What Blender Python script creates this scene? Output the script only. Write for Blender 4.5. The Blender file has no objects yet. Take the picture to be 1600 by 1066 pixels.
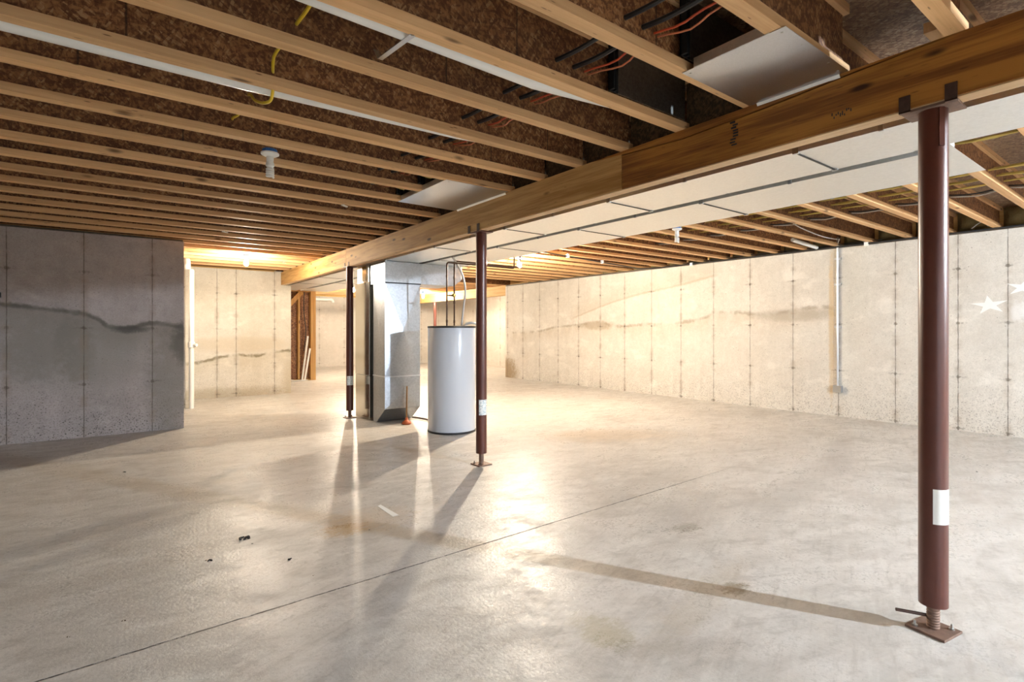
import bpy, math, random
from mathutils import Vector, Matrix
random.seed(7)
SC = bpy.context.scene
COL = SC.collection
S = 1.4                       # metres per eye height: the plan below is measured in eye heights
FX, YAW, V0 = 825.376, 0.6442, 517.74
def P(x, y, z): return Vector((S*x, S*y, S*(z+1)))
ORD = ['first','second','third','fourth','fifth','sixth','seventh','eighth','ninth','tenth','eleventh','twelfth','thirteenth',
       'fourteenth','fifteenth','sixteenth','seventeenth','eighteenth','nineteenth','twentieth','twenty-first','twenty-second',
       'twenty-third','twenty-fourth','twenty-fifth','twenty-sixth','twenty-seventh','twenty-eighth']

# ------------------------------------------------------------------ mesh helpers
class MB:
    def __init__(self): self.v = []; self.f = []
    def add(self, vs, fs):
        n = len(self.v); self.v += [Vector(p) for p in vs]; self.f += [tuple(i+n for i in f) for f in fs]; return self
    def box(self, a, b):                        # two corners in eye heights
        a, b = P(*a), P(*b)
        x0,x1 = sorted((a.x,b.x)); y0,y1 = sorted((a.y,b.y)); z0,z1 = sorted((a.z,b.z))
        vs = [(x0,y0,z0),(x1,y0,z0),(x1,y1,z0),(x0,y1,z0),(x0,y0,z1),(x1,y0,z1),(x1,y1,z1),(x0,y1,z1)]
        return self.add(vs, [(0,3,2,1),(4,5,6,7),(0,1,5,4),(1,2,6,5),(2,3,7,6),(3,0,4,7)])
    def hexa(self, lo, hi):                     # two quads (world metres), lo below hi
        return self.add(list(lo)+list(hi), [(0,3,2,1),(4,5,6,7),(0,1,5,4),(1,2,6,5),(2,3,7,6),(3,0,4,7)])
    def obb(self, c, dx, dy, dz, m):            # centred box, rotated by 3x3 m (metres)
        vs = [Vector(c)+m@Vector((sx*dx/2,sy*dy/2,sz*dz/2)) for sz in (-1,1) for sx,sy in ((-1,-1),(1,-1),(1,1),(-1,1))]
        return self.hexa(vs[:4], vs[4:])
    def prism(self, poly, off):                 # planar polygon (metres) swept by off
        n = len(poly); off = Vector(off)
        vs = [Vector(p) for p in poly]+[Vector(p)+off for p in poly]
        return self.add(vs, [tuple(range(n))[::-1], tuple(range(n,2*n))]+[(i,(i+1)%n,n+(i+1)%n,n+i) for i in range(n)])
    def lathe(self, c, prof, n=24):             # prof (r, z) in metres about vertical axis through c
        c = Vector(c); vs = []; fs = []
        for r,z in prof:
            for k in range(n):
                a = 2*math.pi*k/n; vs.append(c+Vector((r*math.cos(a), r*math.sin(a), z)))
        for i in range(len(prof)-1):
            for k in range(n):
                fs.append((i*n+k, i*n+(k+1)%n, (i+1)*n+(k+1)%n, (i+1)*n+k))
        fs.append(tuple(range(n))[::-1]); fs.append(tuple(range((len(prof)-1)*n, len(prof)*n)))
        return self.add(vs, fs)
    def tube(self, path, r, n=10):              # round tube along metres path
        path = [Vector(p) for p in path]; vs = []; fs = []; up = None
        for i,p in enumerate(path):
            t = (path[min(i+1,len(path)-1)]-path[max(i-1,0)]).normalized()
            if up is None: up = Vector((0,0,1)) if abs(t.z)<.9 else Vector((1,0,0))
            s = t.cross(up).normalized(); up = s.cross(t).normalized()
            for k in range(n):
                a = 2*math.pi*k/n; vs.append(p+s*(r*math.cos(a))+up*(r*math.sin(a)))
        for i in range(len(path)-1):
            for k in range(n): fs.append((i*n+k,(i+1)*n+k,(i+1)*n+(k+1)%n,i*n+(k+1)%n))
        fs.append(tuple(range(n))); fs.append(tuple(range((len(path)-1)*n,len(path)*n))[::-1])
        return self.add(vs, fs)
    def build(self, name, mat, parent=None, smooth=False, bevel=0):
        off = parent.matrix_basis.translation.copy() if parent else Vector()
        if parent and parent.parent: off = off + parent.parent.matrix_basis.translation
        me = bpy.data.meshes.new(name)
        me.from_pydata([tuple(p-off) for p in self.v], [], self.f); me.update()
        import bmesh
        b = bmesh.new(); b.from_mesh(me); bmesh.ops.recalc_face_normals(b, faces=b.faces); b.to_mesh(me); b.free()
        if smooth:
            me.shade_smooth(); me.set_sharp_from_angle(angle=math.radians(38))
        me.materials.append(mat)
        o = bpy.data.objects.new(name, me); COL.objects.link(o)
        if parent: o.parent = parent
        if bevel:
            m = o.modifiers.new('edge', 'BEVEL'); m.width = bevel; m.segments = 2; m.limit_method = 'ANGLE'
        return o
def arc(pts, r=.03, n=5):                       # round the corners of a metres polyline
    pts = [Vector(p) for p in pts]; out = [pts[0]]
    for i in range(1, len(pts)-1):
        a, b, c = pts[i-1], pts[i], pts[i+1]
        u = (a-b); v = (c-b); k = min(r, u.length*.45, v.length*.45)
        p0 = b+u.normalized()*k; p1 = b+v.normalized()*k
        for j in range(n+1):
            t = j/n; out.append(p0*(1-t)**2+b*2*t*(1-t)+p1*t*t)
    out.append(pts[-1]); return out
def spline(pts, n=8):                           # Catmull-Rom through metres points
    pts = [Vector(p) for p in pts]; q = [pts[0]*2-pts[1]]+pts+[pts[-1]*2-pts[-2]]; out = []
    for i in range(1, len(q)-2):
        a,b,c,d = q[i-1],q[i],q[i+1],q[i+2]
        for j in range(n):
            t = j/n
            out.append(.5*((2*b)+(c-a)*t+(2*a-5*b+4*c-d)*t*t+(3*b-a-3*c+d)*t**3))
    out.append(pts[-1]); return out
def tag(o, label, cat, group=None, kind=None):
    o['label'] = label; o['category'] = cat
    if group: o['group'] = group
    if kind: o['kind'] = kind
    return o
def empty(name, loc, label, cat, group=None, kind=None):
    o = bpy.data.objects.new(name, None); o.empty_display_size = .1; COL.objects.link(o); o.location = loc
    return tag(o, label, cat, group, kind)
def copy_tree(o, parent=None):
    c = o.copy(); COL.objects.link(c)
    if parent: c.parent = parent
    for ch in list(o.children): copy_tree(ch, c)
    return c
def struct(o, label, cat='wall'):
    o['kind'] = 'structure'; o['label'] = label; o['category'] = cat; return o

# ------------------------------------------------------------------ material helpers
class G:
    """node graph builder: sockets wrapped so that ordinary arithmetic makes Math nodes"""
    def __init__(self, name):
        self.m = bpy.data.materials.new(name); self.m.use_nodes = True
        self.t = self.m.node_tree; self.t.nodes.clear()
        self.out = self.t.nodes.new('ShaderNodeOutputMaterial')
        self.b = self.t.nodes.new('ShaderNodeBsdfPrincipled')
        self.t.links.new(self.b.outputs[0], self.out.inputs[0])
        self.tc = self.t.nodes.new('ShaderNodeTexCoord')
    def new(self, typ, **kw):
        n = self.t.nodes.new(typ)
        for k,v in kw.items(): setattr(n, k, v)
        return n
    def put(self, sock, val):
        if isinstance(val, E): self.t.links.new(val.s, sock)
        elif hasattr(val, 'is_linked'): self.t.links.new(val, sock)
        elif isinstance(val, (tuple, list)): sock.default_value = tuple(val)+((1,) if len(val)==3 and len(sock.default_value)==4 else ())
        else: sock.default_value = val
    def math(self, op, *a, clamp=False):
        n = self.new('ShaderNodeMath', operation=op, use_clamp=clamp)
        for i,x in enumerate(a): self.put(n.inputs[i], x)
        return E(self, n.outputs[0])
    def xyz(self, vec=None):
        n = self.new('ShaderNodeSeparateXYZ'); self.put(n.inputs[0], vec or self.tc.outputs['Object'])
        return [E(self, o) for o in n.outputs]
    def vec(self, x, y, z):
        n = self.new('ShaderNodeCombineXYZ')
        for i,q in enumerate((x,y,z)): self.put(n.inputs[i], q)
        return n.outputs[0]
    def noise(self, scale, detail=3, rough=.55, vec=None, stretch=None, dist=0):
        n = self.new('ShaderNodeTexNoise'); n.inputs['Scale'].default_value = scale
        n.inputs['Detail'].default_value = detail; n.inputs['Roughness'].default_value = rough; n.inputs['Distortion'].default_value = dist
        v = vec or self.tc.outputs['Object']
        if stretch:
            mp = self.new('ShaderNodeMapping'); self.put(mp.inputs[0], v); mp.inputs['Scale'].default_value = stretch; v = mp.outputs[0]
        self.put(n.inputs['Vector'], v)
        return E(self, n.outputs[0])
    def vor(self, scale, vec=None, stretch=None, rot=None, col=False, feature='F1'):
        n = self.new('ShaderNodeTexVoronoi', feature=feature); n.inputs['Scale'].default_value = scale
        v = vec or self.tc.outputs['Object']
        if stretch:
            mp = self.new('ShaderNodeMapping'); self.put(mp.inputs[0], v); mp.inputs['Scale'].default_value = stretch
            if rot: mp.inputs['Rotation'].default_value = rot
            v = mp.outputs[0]
        self.put(n.inputs['Vector'], v)
        if col: return self.xyz(n.outputs['Color'])[0]
        return E(self, n.outputs['Distance'])
    def ramp(self, x, a, b):                     # linear 0..1 between a and b, clamped
        n = self.new('ShaderNodeMapRange'); self.put(n.inputs[0], x)
        n.inputs[1].default_value = a; n.inputs[2].default_value = b; n.inputs[3].default_value = 0; n.inputs[4].default_value = 1
        n.interpolation_type = 'SMOOTHSTEP'
        return E(self, n.outputs[0])
    def mix(self, f, a, b, mode='MIX'):
        n = self.new('ShaderNodeMix', data_type='RGBA', blend_type=mode)
        self.put(n.inputs[0], f); self.put(n.inputs[6], a); self.put(n.inputs[7], b)
        return n.outputs[2]
    def rand(self):
        return E(self, self.new('ShaderNodeObjectInfo').outputs['Random'])
    def curve(self, x, pts):
        n = self.new('ShaderNodeFloatCurve'); c = n.mapping.curves[0]
        pts = sorted(pts); c.points[0].location = pts[0]; c.points[-1].location = pts[-1]
        for p in pts[1:-1]: c.points.new(*p)
        n.mapping.update(); self.put(n.inputs['Value'], x)
        return E(self, n.outputs[0])
    def bump(self, h, strength=.3, dist=.01):
        n = self.new('ShaderNodeBump'); n.inputs['Strength'].default_value = strength; n.inputs['Distance'].default_value = dist
        self.put(n.inputs['Height'], h); self.t.links.new(n.outputs[0], self.b.inputs['Normal'])
    def done(self, col, rough=.6, metal=0., spec=.5, coat=0):
        self.put(self.b.inputs['Base Color'], col); self.put(self.b.inputs['Roughness'], rough)
        self.put(self.b.inputs['Metallic'], metal); self.put(self.b.inputs['Specular IOR Level'], spec)
        if coat: self.b.inputs['Coat Weight'].default_value = coat; self.b.inputs['Coat Roughness'].default_value = .15
        return self.m
class E:
    def __init__(self, g, s): self.g = g; self.s = s
    def __add__(self, o): return self.g.math('ADD', self, o)
    __radd__ = __add__
    def __sub__(self, o): return self.g.math('SUBTRACT', self, o)
    def __rsub__(self, o): return self.g.math('SUBTRACT', o, self)
    def __mul__(self, o): return self.g.math('MULTIPLY', self, o)
    __rmul__ = __mul__
    def __truediv__(self, o): return self.g.math('DIVIDE', self, o)
    def abs(self): return self.g.math('ABSOLUTE', self)
    def min(self, o): return self.g.math('MINIMUM', self, o)
    def max(self, o): return self.g.math('MAXIMUM', self, o)
    def clamp(self): return self.g.math('ADD', self, 0., clamp=True)

def plain(name, col, rough=.5, metal=0., var=.06, scale=20, spec=.5):
    g = G(name); n = g.noise(scale, 3)
    c2 = tuple(max(0, c*(1-2*var)) for c in col)
    return g.done(g.mix(n, col, c2), rough, metal, spec)
def wood(name, c1, c2, axis='X', knots=1., rough=.65, rnd=.35, freq=1., edge=(.33,.68), flecks=.0):
    """sawn softwood with the grain along one axis, growth bands and a few knots"""
    g = G(name); r = g.rand(); x,y,z = g.xyz()
    a,b,c = {'X':(x,y,z),'Y':(y,x,z),'Z':(z,x,y)}[axis]
    v = g.vec(a*.5+r*37, b*freq+r*11, c*freq)
    warp = g.noise(2.2, 2, vec=v)
    v2 = g.vec(a*.35+r*37, (b+warp*.05)*9*freq, (c+warp*.05)*9*freq)
    grain = g.noise(2.6, 4, .6, vec=v2)
    fine = g.noise(9, 3, .6, vec=g.vec(a*.25+r*5, b*11, c*11))
    f = g.ramp(grain*.75+fine*.25, *edge)
    col = g.mix(f, c1, c2)
    k = g.vor(1., vec=g.vec(a*2.3+r*50, b*7, c*7))
    km = g.ramp(k, .17, .05)*knots
    col = g.mix(km, col, (c2[0]*.22, c2[1]*.17, c2[2]*.13))
    if flecks:
        fk = g.ramp(g.vor(1., vec=g.vec(a*7+r*30, b*38, c*38)), .16, .07)*g.ramp(g.noise(3., 2), .42, .58)
        col = g.mix(fk*flecks, col, (c2[0]*.25, c2[1]*.2, c2[2]*.15))
    tint = (r-.5)*rnd+1.
    hs = g.new('ShaderNodeHueSaturation'); g.put(hs.inputs['Value'], tint); g.put(hs.inputs['Color'], col)
    g.bump(grain+fine*.4, .18, .004)
    return g.done(hs.outputs[0], rough, 0, .35)
def osb(name, c1, c2, c3, rnd=.3, plane='XZ', seam=0.):
    """strand board: overlapping flakes at several angles"""
    g = G(name); r = g.rand(); x,y,z = g.xyz()
    a,b = {'XZ':(x,z),'XY':(x,y),'YZ':(y,z)}[plane]
    w = g.noise(6, 2)
    ly = []
    for i,(an,sx,sy,s) in enumerate(((.25,1,3.8,19),(1.1,1,3.4,25),(-.6,1,4.2,22),(1.8,1,3.6,30))):
        ca,sa = math.cos(an), math.sin(an)
        u = (a*ca+b*sa)*sx+r*19+i*3.1; v = (b*ca-a*sa)*sy+w*.04
        ly.append(g.vor(s, vec=g.vec(u, v, i*7.3), col=True))
    f = (ly[0]+ly[1]+ly[2]+ly[3])*.25
    col = g.mix(g.ramp(f, .3, .72), c1, c2)
    pick = g.ramp(ly[1]*ly[2], .5, .75)
    col = g.mix(pick*.8, col, c3)
    dk = g.ramp(g.noise(26, 3, .7, vec=g.vec(a, b*2.2, r*9)), .6, .74)
    col = g.mix(dk*.75, col, (c1[0]*.25, c1[1]*.22, c1[2]*.2))
    if seam:
        m = g.math('FRACT', a/seam+r); col = g.mix(g.ramp((m-.5).abs(), .0026, .001)*.7, col, (.01,.007,.005))
    tint = (r-.5)*rnd+1.
    hs = g.new('ShaderNodeHueSaturation'); g.put(hs.inputs['Value'], tint); g.put(hs.inputs['Color'], col)
    g.bump(f, .25, .004)
    return g.done(hs.outputs[0], .6, 0, .4)
def galv(name, col=(.62,.65,.68), rough=.32, spangle=.12, scale=90, dirtf=.18):
    g = G(name)
    s1 = g.vor(scale, col=True); s2 = g.vor(scale*2.3, col=True); n = g.noise(3.5, 3)
    f = s1*.6+s2*.4
    c2 = tuple(c*(1-spangle*2.4) for c in col)
    c = g.mix(f, col, c2)
    dirt = g.ramp(g.noise(14, 4, .7), .6, .8)
    c = g.mix(dirt*dirtf, c, (.28,.27,.25))
    g.bump(n, .06, .03)
    return g.done(c, (f*.03+n*.10+(rough-.065)), 1., .5)
def concrete(name, axis, seams, ties, stain, span, zs, c1=(.56,.52,.46), c2=(.46,.43,.385), pits=.4, stain_col=(.25,.22,.18),
             below=.5, arc2=None, patches=(), gate=(.36,.6), seam_w=.006, dark=0., joint=.75, linef=.85):
    """poured wall: form seams, tie holes, pour line, honeycomb near the foot. Everything in eye heights."""
    g = G(name); x,y,z = g.xyz()
    a = (x if axis=='X' else y)/S; h = z/S-1.
    wob = g.noise(14, 2, vec=g.vec(a, h, 0.))
    big = g.noise(1.3, 4, .6); mid = g.noise(7, 4, .65); rag0 = g.noise(17, 6, .78)
    fine = g.noise(70, 3, .7)
    streak = g.noise(1., 3, .6, vec=g.vec(a*9, h*.7, 3.))
    col = g.mix(g.ramp(big*.55+mid*.3+streak*.25, .38, .72), c1, c2)
    col = g.mix(g.ramp(fine, .35, .7)*.35, col, tuple(c*.72 for c in c2))
    col = g.mix(g.ramp(rag0, .52, .68)*.35, col, tuple(c*.78 for c in c2))
    col = g.mix(g.ramp(rag0, .46, .32)*.3, col, tuple(min(1,c*1.15) for c in c1))
    light = g.ramp(g.noise(2.6, 4, .6, vec=g.vec(a*1.2, h*2., 9.)), .55, .72)
    col = g.mix(light*.4, col, tuple(min(1,c*1.18) for c in c1))
    # lower zone with exposed aggregate
    foot = g.ramp(h+big*.5, -.05, -.95)
    pk = (g.ramp(g.vor(30), .30, .16)*g.ramp(g.noise(7, 3), .34, .54)+g.ramp(g.noise(50, 3, .8), .53, .62)*.75).clamp()
    col = g.mix(pk*(foot*.85+.15)*pits, col, (.08,.07,.06))
    pk2 = g.ramp(g.vor(15), .13, .06)*g.ramp(g.noise(4, 3), .48, .6)
    col = g.mix(pk2*.7*min(1.,pits+.3), col, (.07,.06,.05))
    # pour line stain along a measured curve
    hgt = None
    if stain:
        a0,a1 = span; z0,z1 = zs
        t = (a-a0)/(a1-a0)
        cv = g.curve(t, [((p-a0)/(a1-a0), (q-z0)/(z1-z0)) for p,q in stain])*(z1-z0)+z0
        d = h-cv+(wob-.5)*.05
        st = g.ramp(g.noise(3.2, 3, .6, vec=g.vec(a*1.6, h*.6, 1.)), *gate)
        inside = g.ramp(a, a0-.02, a0+.05)*g.ramp(a, a1+.02, a1-.05)
        line = g.ramp(d.abs()-(mid-.5)*.03, .035, .004)*st*inside
        und = g.ramp(d, .01, -.03)*g.ramp(d, -.3, -.02)*inside*(st*.6+.4)
        col = g.mix(und*below, col, tuple(c*1.15 for c in stain_col))
        col = g.mix(line*linef, col, tuple(c*.6 for c in stain_col))
    if arc2:
        a0,a1 = min(p for p,q in arc2), max(p for p,q in arc2)
        t = (a-a0)/(a1-a0)
        cv = g.curve(t, [((p-a0)/(a1-a0), q) for p,q in arc2])
        d = h-cv+(wob-.5)*.03
        inside = g.ramp(a, a0-.02, a0+.1)*g.ramp(a, a1+.02, a1-.3)
        col = g.mix(g.ramp(d.abs(), .03, .003)*inside*.35, col, stain_col)
        col = g.mix(g.ramp(d, -.02, .02)*g.ramp(d, .4, 0.)*inside*.25, col, stain_col)
    for (pa,ph,ra,rh,pc,pf) in patches:
        q = ((a-pa)/ra)*((a-pa)/ra)+((h-ph)/rh)*((h-ph)/rh)
        col = g.mix(g.ramp(q+(mid-.5)*2.+(rag0-.5)*2.2, 1.6, .1)*pf, col, pc)
    # seams and ties
    dm = None
    for s_ in seams:
        e = (a-s_+(wob-.5)*.006).abs(); dm = e if dm is None else dm.min(e)
    if dm is not None:
        brk = g.ramp(g.noise(5, 2, vec=g.vec(0., h*2.2, a*.4)), .3, .55)*.6+.4
        halo = g.ramp(dm, .05, 0.)*g.ramp(g.noise(4, 3, vec=g.vec(a*.5,h*1.5,4.)), .45, .65)
        col = g.mix(halo*.45, col, (.27,.2,.14))
        sm = g.ramp(dm, seam_w, seam_w*.3)*brk
        col = g.mix(sm*joint, col, (.11,.09,.075))
        tm = None
        for q in ties:
            e = (h-q).abs(); tm = e if tm is None else tm.min(e)
        rag = g.noise(60, 3, .7)
        core = g.ramp((dm*dm+tm*tm)*3000+(rag-.5)*2.2, 1.1, .4)
        smear = g.ramp(dm, .1, .02)*g.ramp(tm+(rag-.5)*.03, .014, .003)*g.ramp(g.noise(26, 2), .42, .6)
        col = g.mix((core*.8+smear*.7).clamp()*.7*(g.ramp(g.noise(1.9, 2), .35, .6)*.6+.4), col, (.09,.07,.055))
        hgt = fine*.15+mid*.5-sm*1.-core*.8
    else: hgt = fine*.15+mid*.5
    if dark: col = g.mix(dark, col, (.1,.095,.09))
    g.bump(hgt, .35, .006)
    return g.done(col, .85, 0, .25)

# ------------------------------------------------------------------ materials
M = {}
M['flange'] = wood('sawn_flange', (.74,.46,.225), (.59,.34,.15), 'X', .9, rnd=.3, flecks=.8)
M['web'] = osb('strand_web', (.12,.045,.017), (.32,.145,.055), (.42,.24,.11), .45, 'XZ', 2.6)
M['web_shade'] = osb('strand_shade', (.05,.03,.015), (.13,.075,.035), (.16,.1,.05), .3, 'YZ')  # strand board colour darkened to stand for the shade above the beam
M['subfloor'] = osb('strand_subfloor', (.16,.085,.045), (.33,.21,.12), (.42,.32,.21), 0, 'XY')
M['beam'] = wood('beam_timber', (.43,.185,.032), (.19,.065,.010), 'Y', 1., rnd=.1, freq=.6, edge=(.40,.62), flecks=.5)
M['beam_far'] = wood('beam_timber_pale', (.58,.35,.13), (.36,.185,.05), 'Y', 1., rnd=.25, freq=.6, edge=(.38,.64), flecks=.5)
M['beam_pale'] = wood('beam_underside', (.70,.50,.30), (.55,.36,.19), 'Y', .3, rnd=.1)
M['rim'] = wood('rim_timber', (.66,.43,.16), (.52,.3,.09), 'X', .4)
M['rimy'] = wood('rim_timber_long', (.62,.40,.16), (.48,.28,.09), 'Y', .6)
M['stud'] = wood('stud_timber', (.58,.34,.12), (.42,.22,.07), 'Z', .9)
M['sill'] = wood('sill_timber', (.16,.13,.10), (.09,.075,.06), 'Y', .2)
M['galv'] = galv('galvanised_sheet', (.64,.67,.71), .30, .04, 160, .0)
M['galv_duct'] = galv('galvanised_trunk', (.90,.91,.90), .40, .03, 60)
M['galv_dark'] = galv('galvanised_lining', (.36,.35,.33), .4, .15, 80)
M['galv_flat'] = galv('galvanised_return', (.44,.47,.51), .36, .09, 45, .2)
M['cabinet'] = galv('furnace_skin', (.66,.62,.54), .16, .02, 30)
M['steel_dark'] = plain('dark_steel', (.035,.04,.045), .45, .8)
M['gap'] = plain('gap_shade', (.04,.045,.05), .7)  # near-black tone stands for the shade in the duct gap
M['post'] = plain('red_oxide_paint', (.105,.027,.016), .33, 0., .12, 12)
M['rust'] = plain('rusty_steel', (.30,.19,.14), .6, .4, .3, 40)
M['rustdark'] = plain('dark_rust', (.10,.055,.04), .6, .4, .3, 40)
M['zinc'] = plain('zinc_bolt', (.6,.62,.62), .3, 1.)
M['white'] = plain('white_plastic', (.82,.82,.78), .3, 0, .02)
M['pvc'] = plain('white_pipe', (.80,.79,.74), .28, 0, .03, 6)
M['tank'] = plain('enamel_tank', (.62,.66,.73), .22, 0, .01, 4)
M['black'] = plain('black_plastic', (.018,.018,.02), .4)
M['bluebox'] = plain('blue_box', (.02,.13,.42), .4)
M['copper'] = plain('aged_copper', (.115,.06,.035), .5, .55, .3, 30)
M['yellow_near'] = plain('bright_yellow_jacket', (.75,.52,.03), .4, 0, .1, 5)
M['yellow'] = plain('yellow_jacket', (.62,.48,.12), .4, 0, .1, 5)
M['blackcable'] = plain('black_jacket', (.02,.02,.022), .35)
M['redcable'] = plain('red_jacket', (.55,.085,.03), .4)
M['orangecable'] = plain('orange_jacket', (.6,.2,.09), .4)
M['greycable'] = plain('grey_jacket', (.55,.53,.5), .45)
M['rubber'] = plain('plunger_rubber', (.55,.14,.05), .5)
M['stick'] = wood('stick_wood', (.34,.2,.09), (.24,.13,.05), 'Z', 0)
M['paper'] = plain('white_paper', (.85,.85,.82), .7, 0, .01)
M['sticker'] = None
M['debris'] = plain('dark_debris', (.015,.012,.01), .8)
M['dirt'] = plain('brown_chip', (.16,.12,.08), .8)
M['insul'] = None
M['trimwhite'] = plain('white_trim', (.75,.72,.66), .5, 0, .03)
M['paint'] = plain('white_chalk_paint', (.80,.80,.77), .8, 0, .05, 50)
M['brass'] = plain('brass', (.5,.34,.1), .35, 1.)
g = G('printed_label'); x,y,z = g.xyz()
n1 = g.noise(55, 2, .4, stretch=(1,1,2.)); M['sticker'] = g.done(g.mix(g.ramp(n1,.5,.56)*.55, (.80,.82,.80), (.12,.28,.36)), .5)
g = G('fibreglass'); n1 = g.noise(9, 4, .7); n2 = g.noise(60, 3, .7)
g.bump(n1+n2*.3, .6, .03); M['insul'] = g.done(g.mix(n1, (.34,.27,.12), (.2,.15,.075)), .9, 0, .1)
def emit(name, col, strength):
    m = bpy.data.materials.new(name); m.use_nodes = True; t = m.node_tree; t.nodes.clear()
    o = t.nodes.new('ShaderNodeOutputMaterial'); e = t.nodes.new('ShaderNodeEmission')
    e.inputs[0].default_value = (*col,1); e.inputs[1].default_value = strength; t.links.new(e.outputs[0], o.inputs[0]); return m
WARM = (1.,.86,.67)
M['lit'] = emit('lit_bulb', WARM, 4300)
M['lit_left'] = emit('lit_bulb_left', WARM, 1400)
M['lit_far'] = emit('lit_bulb_far', WARM, 2700); M['lit_bay'] = emit('lit_bulb_bay', WARM, 1100)
M['lit_cool'] = emit('lit_cool_bulb', (.75,.87,1.), 9500)

# floor: broom/trowel marks, a saw-cut joint, rust and water stains, uneven sheen
g = G('slab_concrete'); x,y,z = g.xyz(); X = x/S; Y = y/S
big = g.noise(.55, 5, .6); mid = g.noise(2.3, 5, .65, dist=.6); fine = g.noise(45, 4, .7); med = g.noise(11, 5, .72)
trow = g.noise(2., 5, .65, vec=g.vec(x*.7-y*.3+mid*.4, y*2.3+x*.5, 0.), dist=.25)
swirl = g.noise(3., 7, .74, vec=g.vec(x*.9-y*.5, y*2.+x*.9, 2.), dist=.35)
strk = g.noise(5., 5, .7, vec=g.vec(x*.5+y*.25+mid*.15, y*3.2-x*1.2, 5.))
arcs = g.noise(1., 3, .5, vec=g.vec(g.math('SQRT', (x-2.2)*(x-2.2)+(y+.4)*(y+.4))*26+mid*3., med*.6, 1.))
col = g.mix(g.ramp(big*.4+mid*.35+trow*.3, .40, .68), (.64,.615,.575), (.46,.435,.395))
col = g.mix(g.ramp(swirl, .5, .70)*.6, col, (.36,.335,.30))
col = g.mix(g.ramp(swirl*.5+trow*.5, .5, .36)*.4, col, (.72,.70,.65))
col = g.mix(g.ramp(strk, .51, .68)*.38, col, (.34,.315,.28))
col = g.mix(g.ramp(strk, .47, .32)*.3, col, (.70,.68,.63))
col = g.mix(g.ramp(arcs, .58, .7)*.12, col, (.30,.28,.25))
col = g.mix(g.ramp(med, .53, .68)*.4, col, (.37,.345,.31))
col = g.mix(g.ramp(fine, .56, .72)*.3, col, (.3,.28,.25))
crisp = g.noise(26, 5, .78, vec=g.vec(x+mid*.3, y*1.5, 3.))
def blot(px,py,rx,ry,c,f,an=0.):
    global col
    ca,sa = math.cos(an),math.sin(an)
    u = ((X-px)*ca+(Y-py)*sa)/rx; v = ((Y-py)*ca-(X-px)*sa)/ry
    q = u*u+v*v+(mid-.5)*1.2+(swirl-.5)*2.2+(med-.5)*2.+(crisp-.5)*3.
    col = g.mix(g.ramp(q, 1.2, -.1)*f, col, c)
blot(.94,2.62,.13,.10,(.42,.27,.11),.75); blot(1.06,2.7,.3,.22,(.48,.36,.22),.45)
blot(2.33,1.62,.10,.06,(.2,.17,.12),.7); blot(2.45,1.75,.4,.2,(.33,.31,.28),.45,.3); blot(1.30,1.23,.10,.13,(.3,.26,.13),.5)
blot(1.93,1.12,.07,.05,(.18,.13,.07),.8); blot(3.8,3.5,.75,.35,(.45,.34,.22),.5,-.5); blot(1.75,1.15,.5,.09,(.42,.36,.27),.35,.2)
blot(1.42,1.02,.3,.06,(.33,.3,.26),.45,-.5); blot(3.0,2.3,.6,.12,(.35,.33,.30),.4,.1); blot(3.4,1.6,.9,.16,(.38,.36,.33),.4,.2)
blot(4.6,1.8,.9,.12,(.38,.36,.34),.35,.35); blot(.1,3.4,.5,.14,(.36,.31,.25),.3,.25); blot(-.1,2.7,.5,.12,(.36,.32,.27),.35,.2)
jl = (Y-(2.024+.0295*X)+(fine-.5)*.006+(g.noise(9,2)-.5)*.008).abs()
jm = g.ramp(jl, .0058, .002)*(g.ramp(g.noise(22, 3, .7), .32, .52)*.6+.4)*g.ramp(X, 4.2, 2.6)
col = g.mix(jm*.95, col, (.035,.03,.027))
spk = g.ramp(g.vor(9), .045, .02)*g.ramp(g.noise(1.7, 3), .5, .62)
col = g.mix(spk*.8, col, (.08,.065,.05))
rough = (g.ramp(mid*.4+swirl*.35+med*.25, .40, .60)*.22+g.ramp(fine,.35,.65)*.14+.20)
g.bump(fine*.8+med*.55+swirl*.25-jm*2., .32, .010)
M['floor'] = g.done(col, rough, 0, .28)

right_seams = [-.9,-.4,.12,.65,1.185,1.557,2.092,2.659,3.179,3.739,4.278,4.819,5.363,5.916,6.468,7.011,7.572,8.126,8.666,9.205]
M['wall_right'] = concrete('poured_wall_right', 'Y', right_seams, (.627,.082,-.46,-.976),
    [(2.7,.26),(2.944,.29),(3.3,.24),(3.496,.223),(4.13,.266),(4.4,.2),(4.864,.13),(5.5,.11),(6.142,.085),(6.514,.166),(6.912,.125),(7.608,.083),(8.186,0.),(9.04,-.03)],
    (2.7,9.04), (-.1,.35), (.66,.63,.57), (.56,.525,.465), .6, (.33,.25,.15), .28,
    [(4.2,.80),(4.86,.69),(5.59,.60),(6.29,.47),(6.9,.31),(7.3,.2)],
    [(3.2,.2,.5,.08,(.30,.255,.2),.5),(6.55,.1,.4,.08,(.30,.23,.15),.6),(9.25,-.85,.4,.28,(.30,.22,.13),.9),(8.6,.2,.3,.2,(.66,.66,.62),.5),(1.03,.2,.06,.12,(.7,.7,.68),.7),
     (2.735,.1,.03,.95,(.50,.35,.16),.55),(1.11,.19,.06,.09,(.72,.72,.7),.6)], linef=.5)
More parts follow.
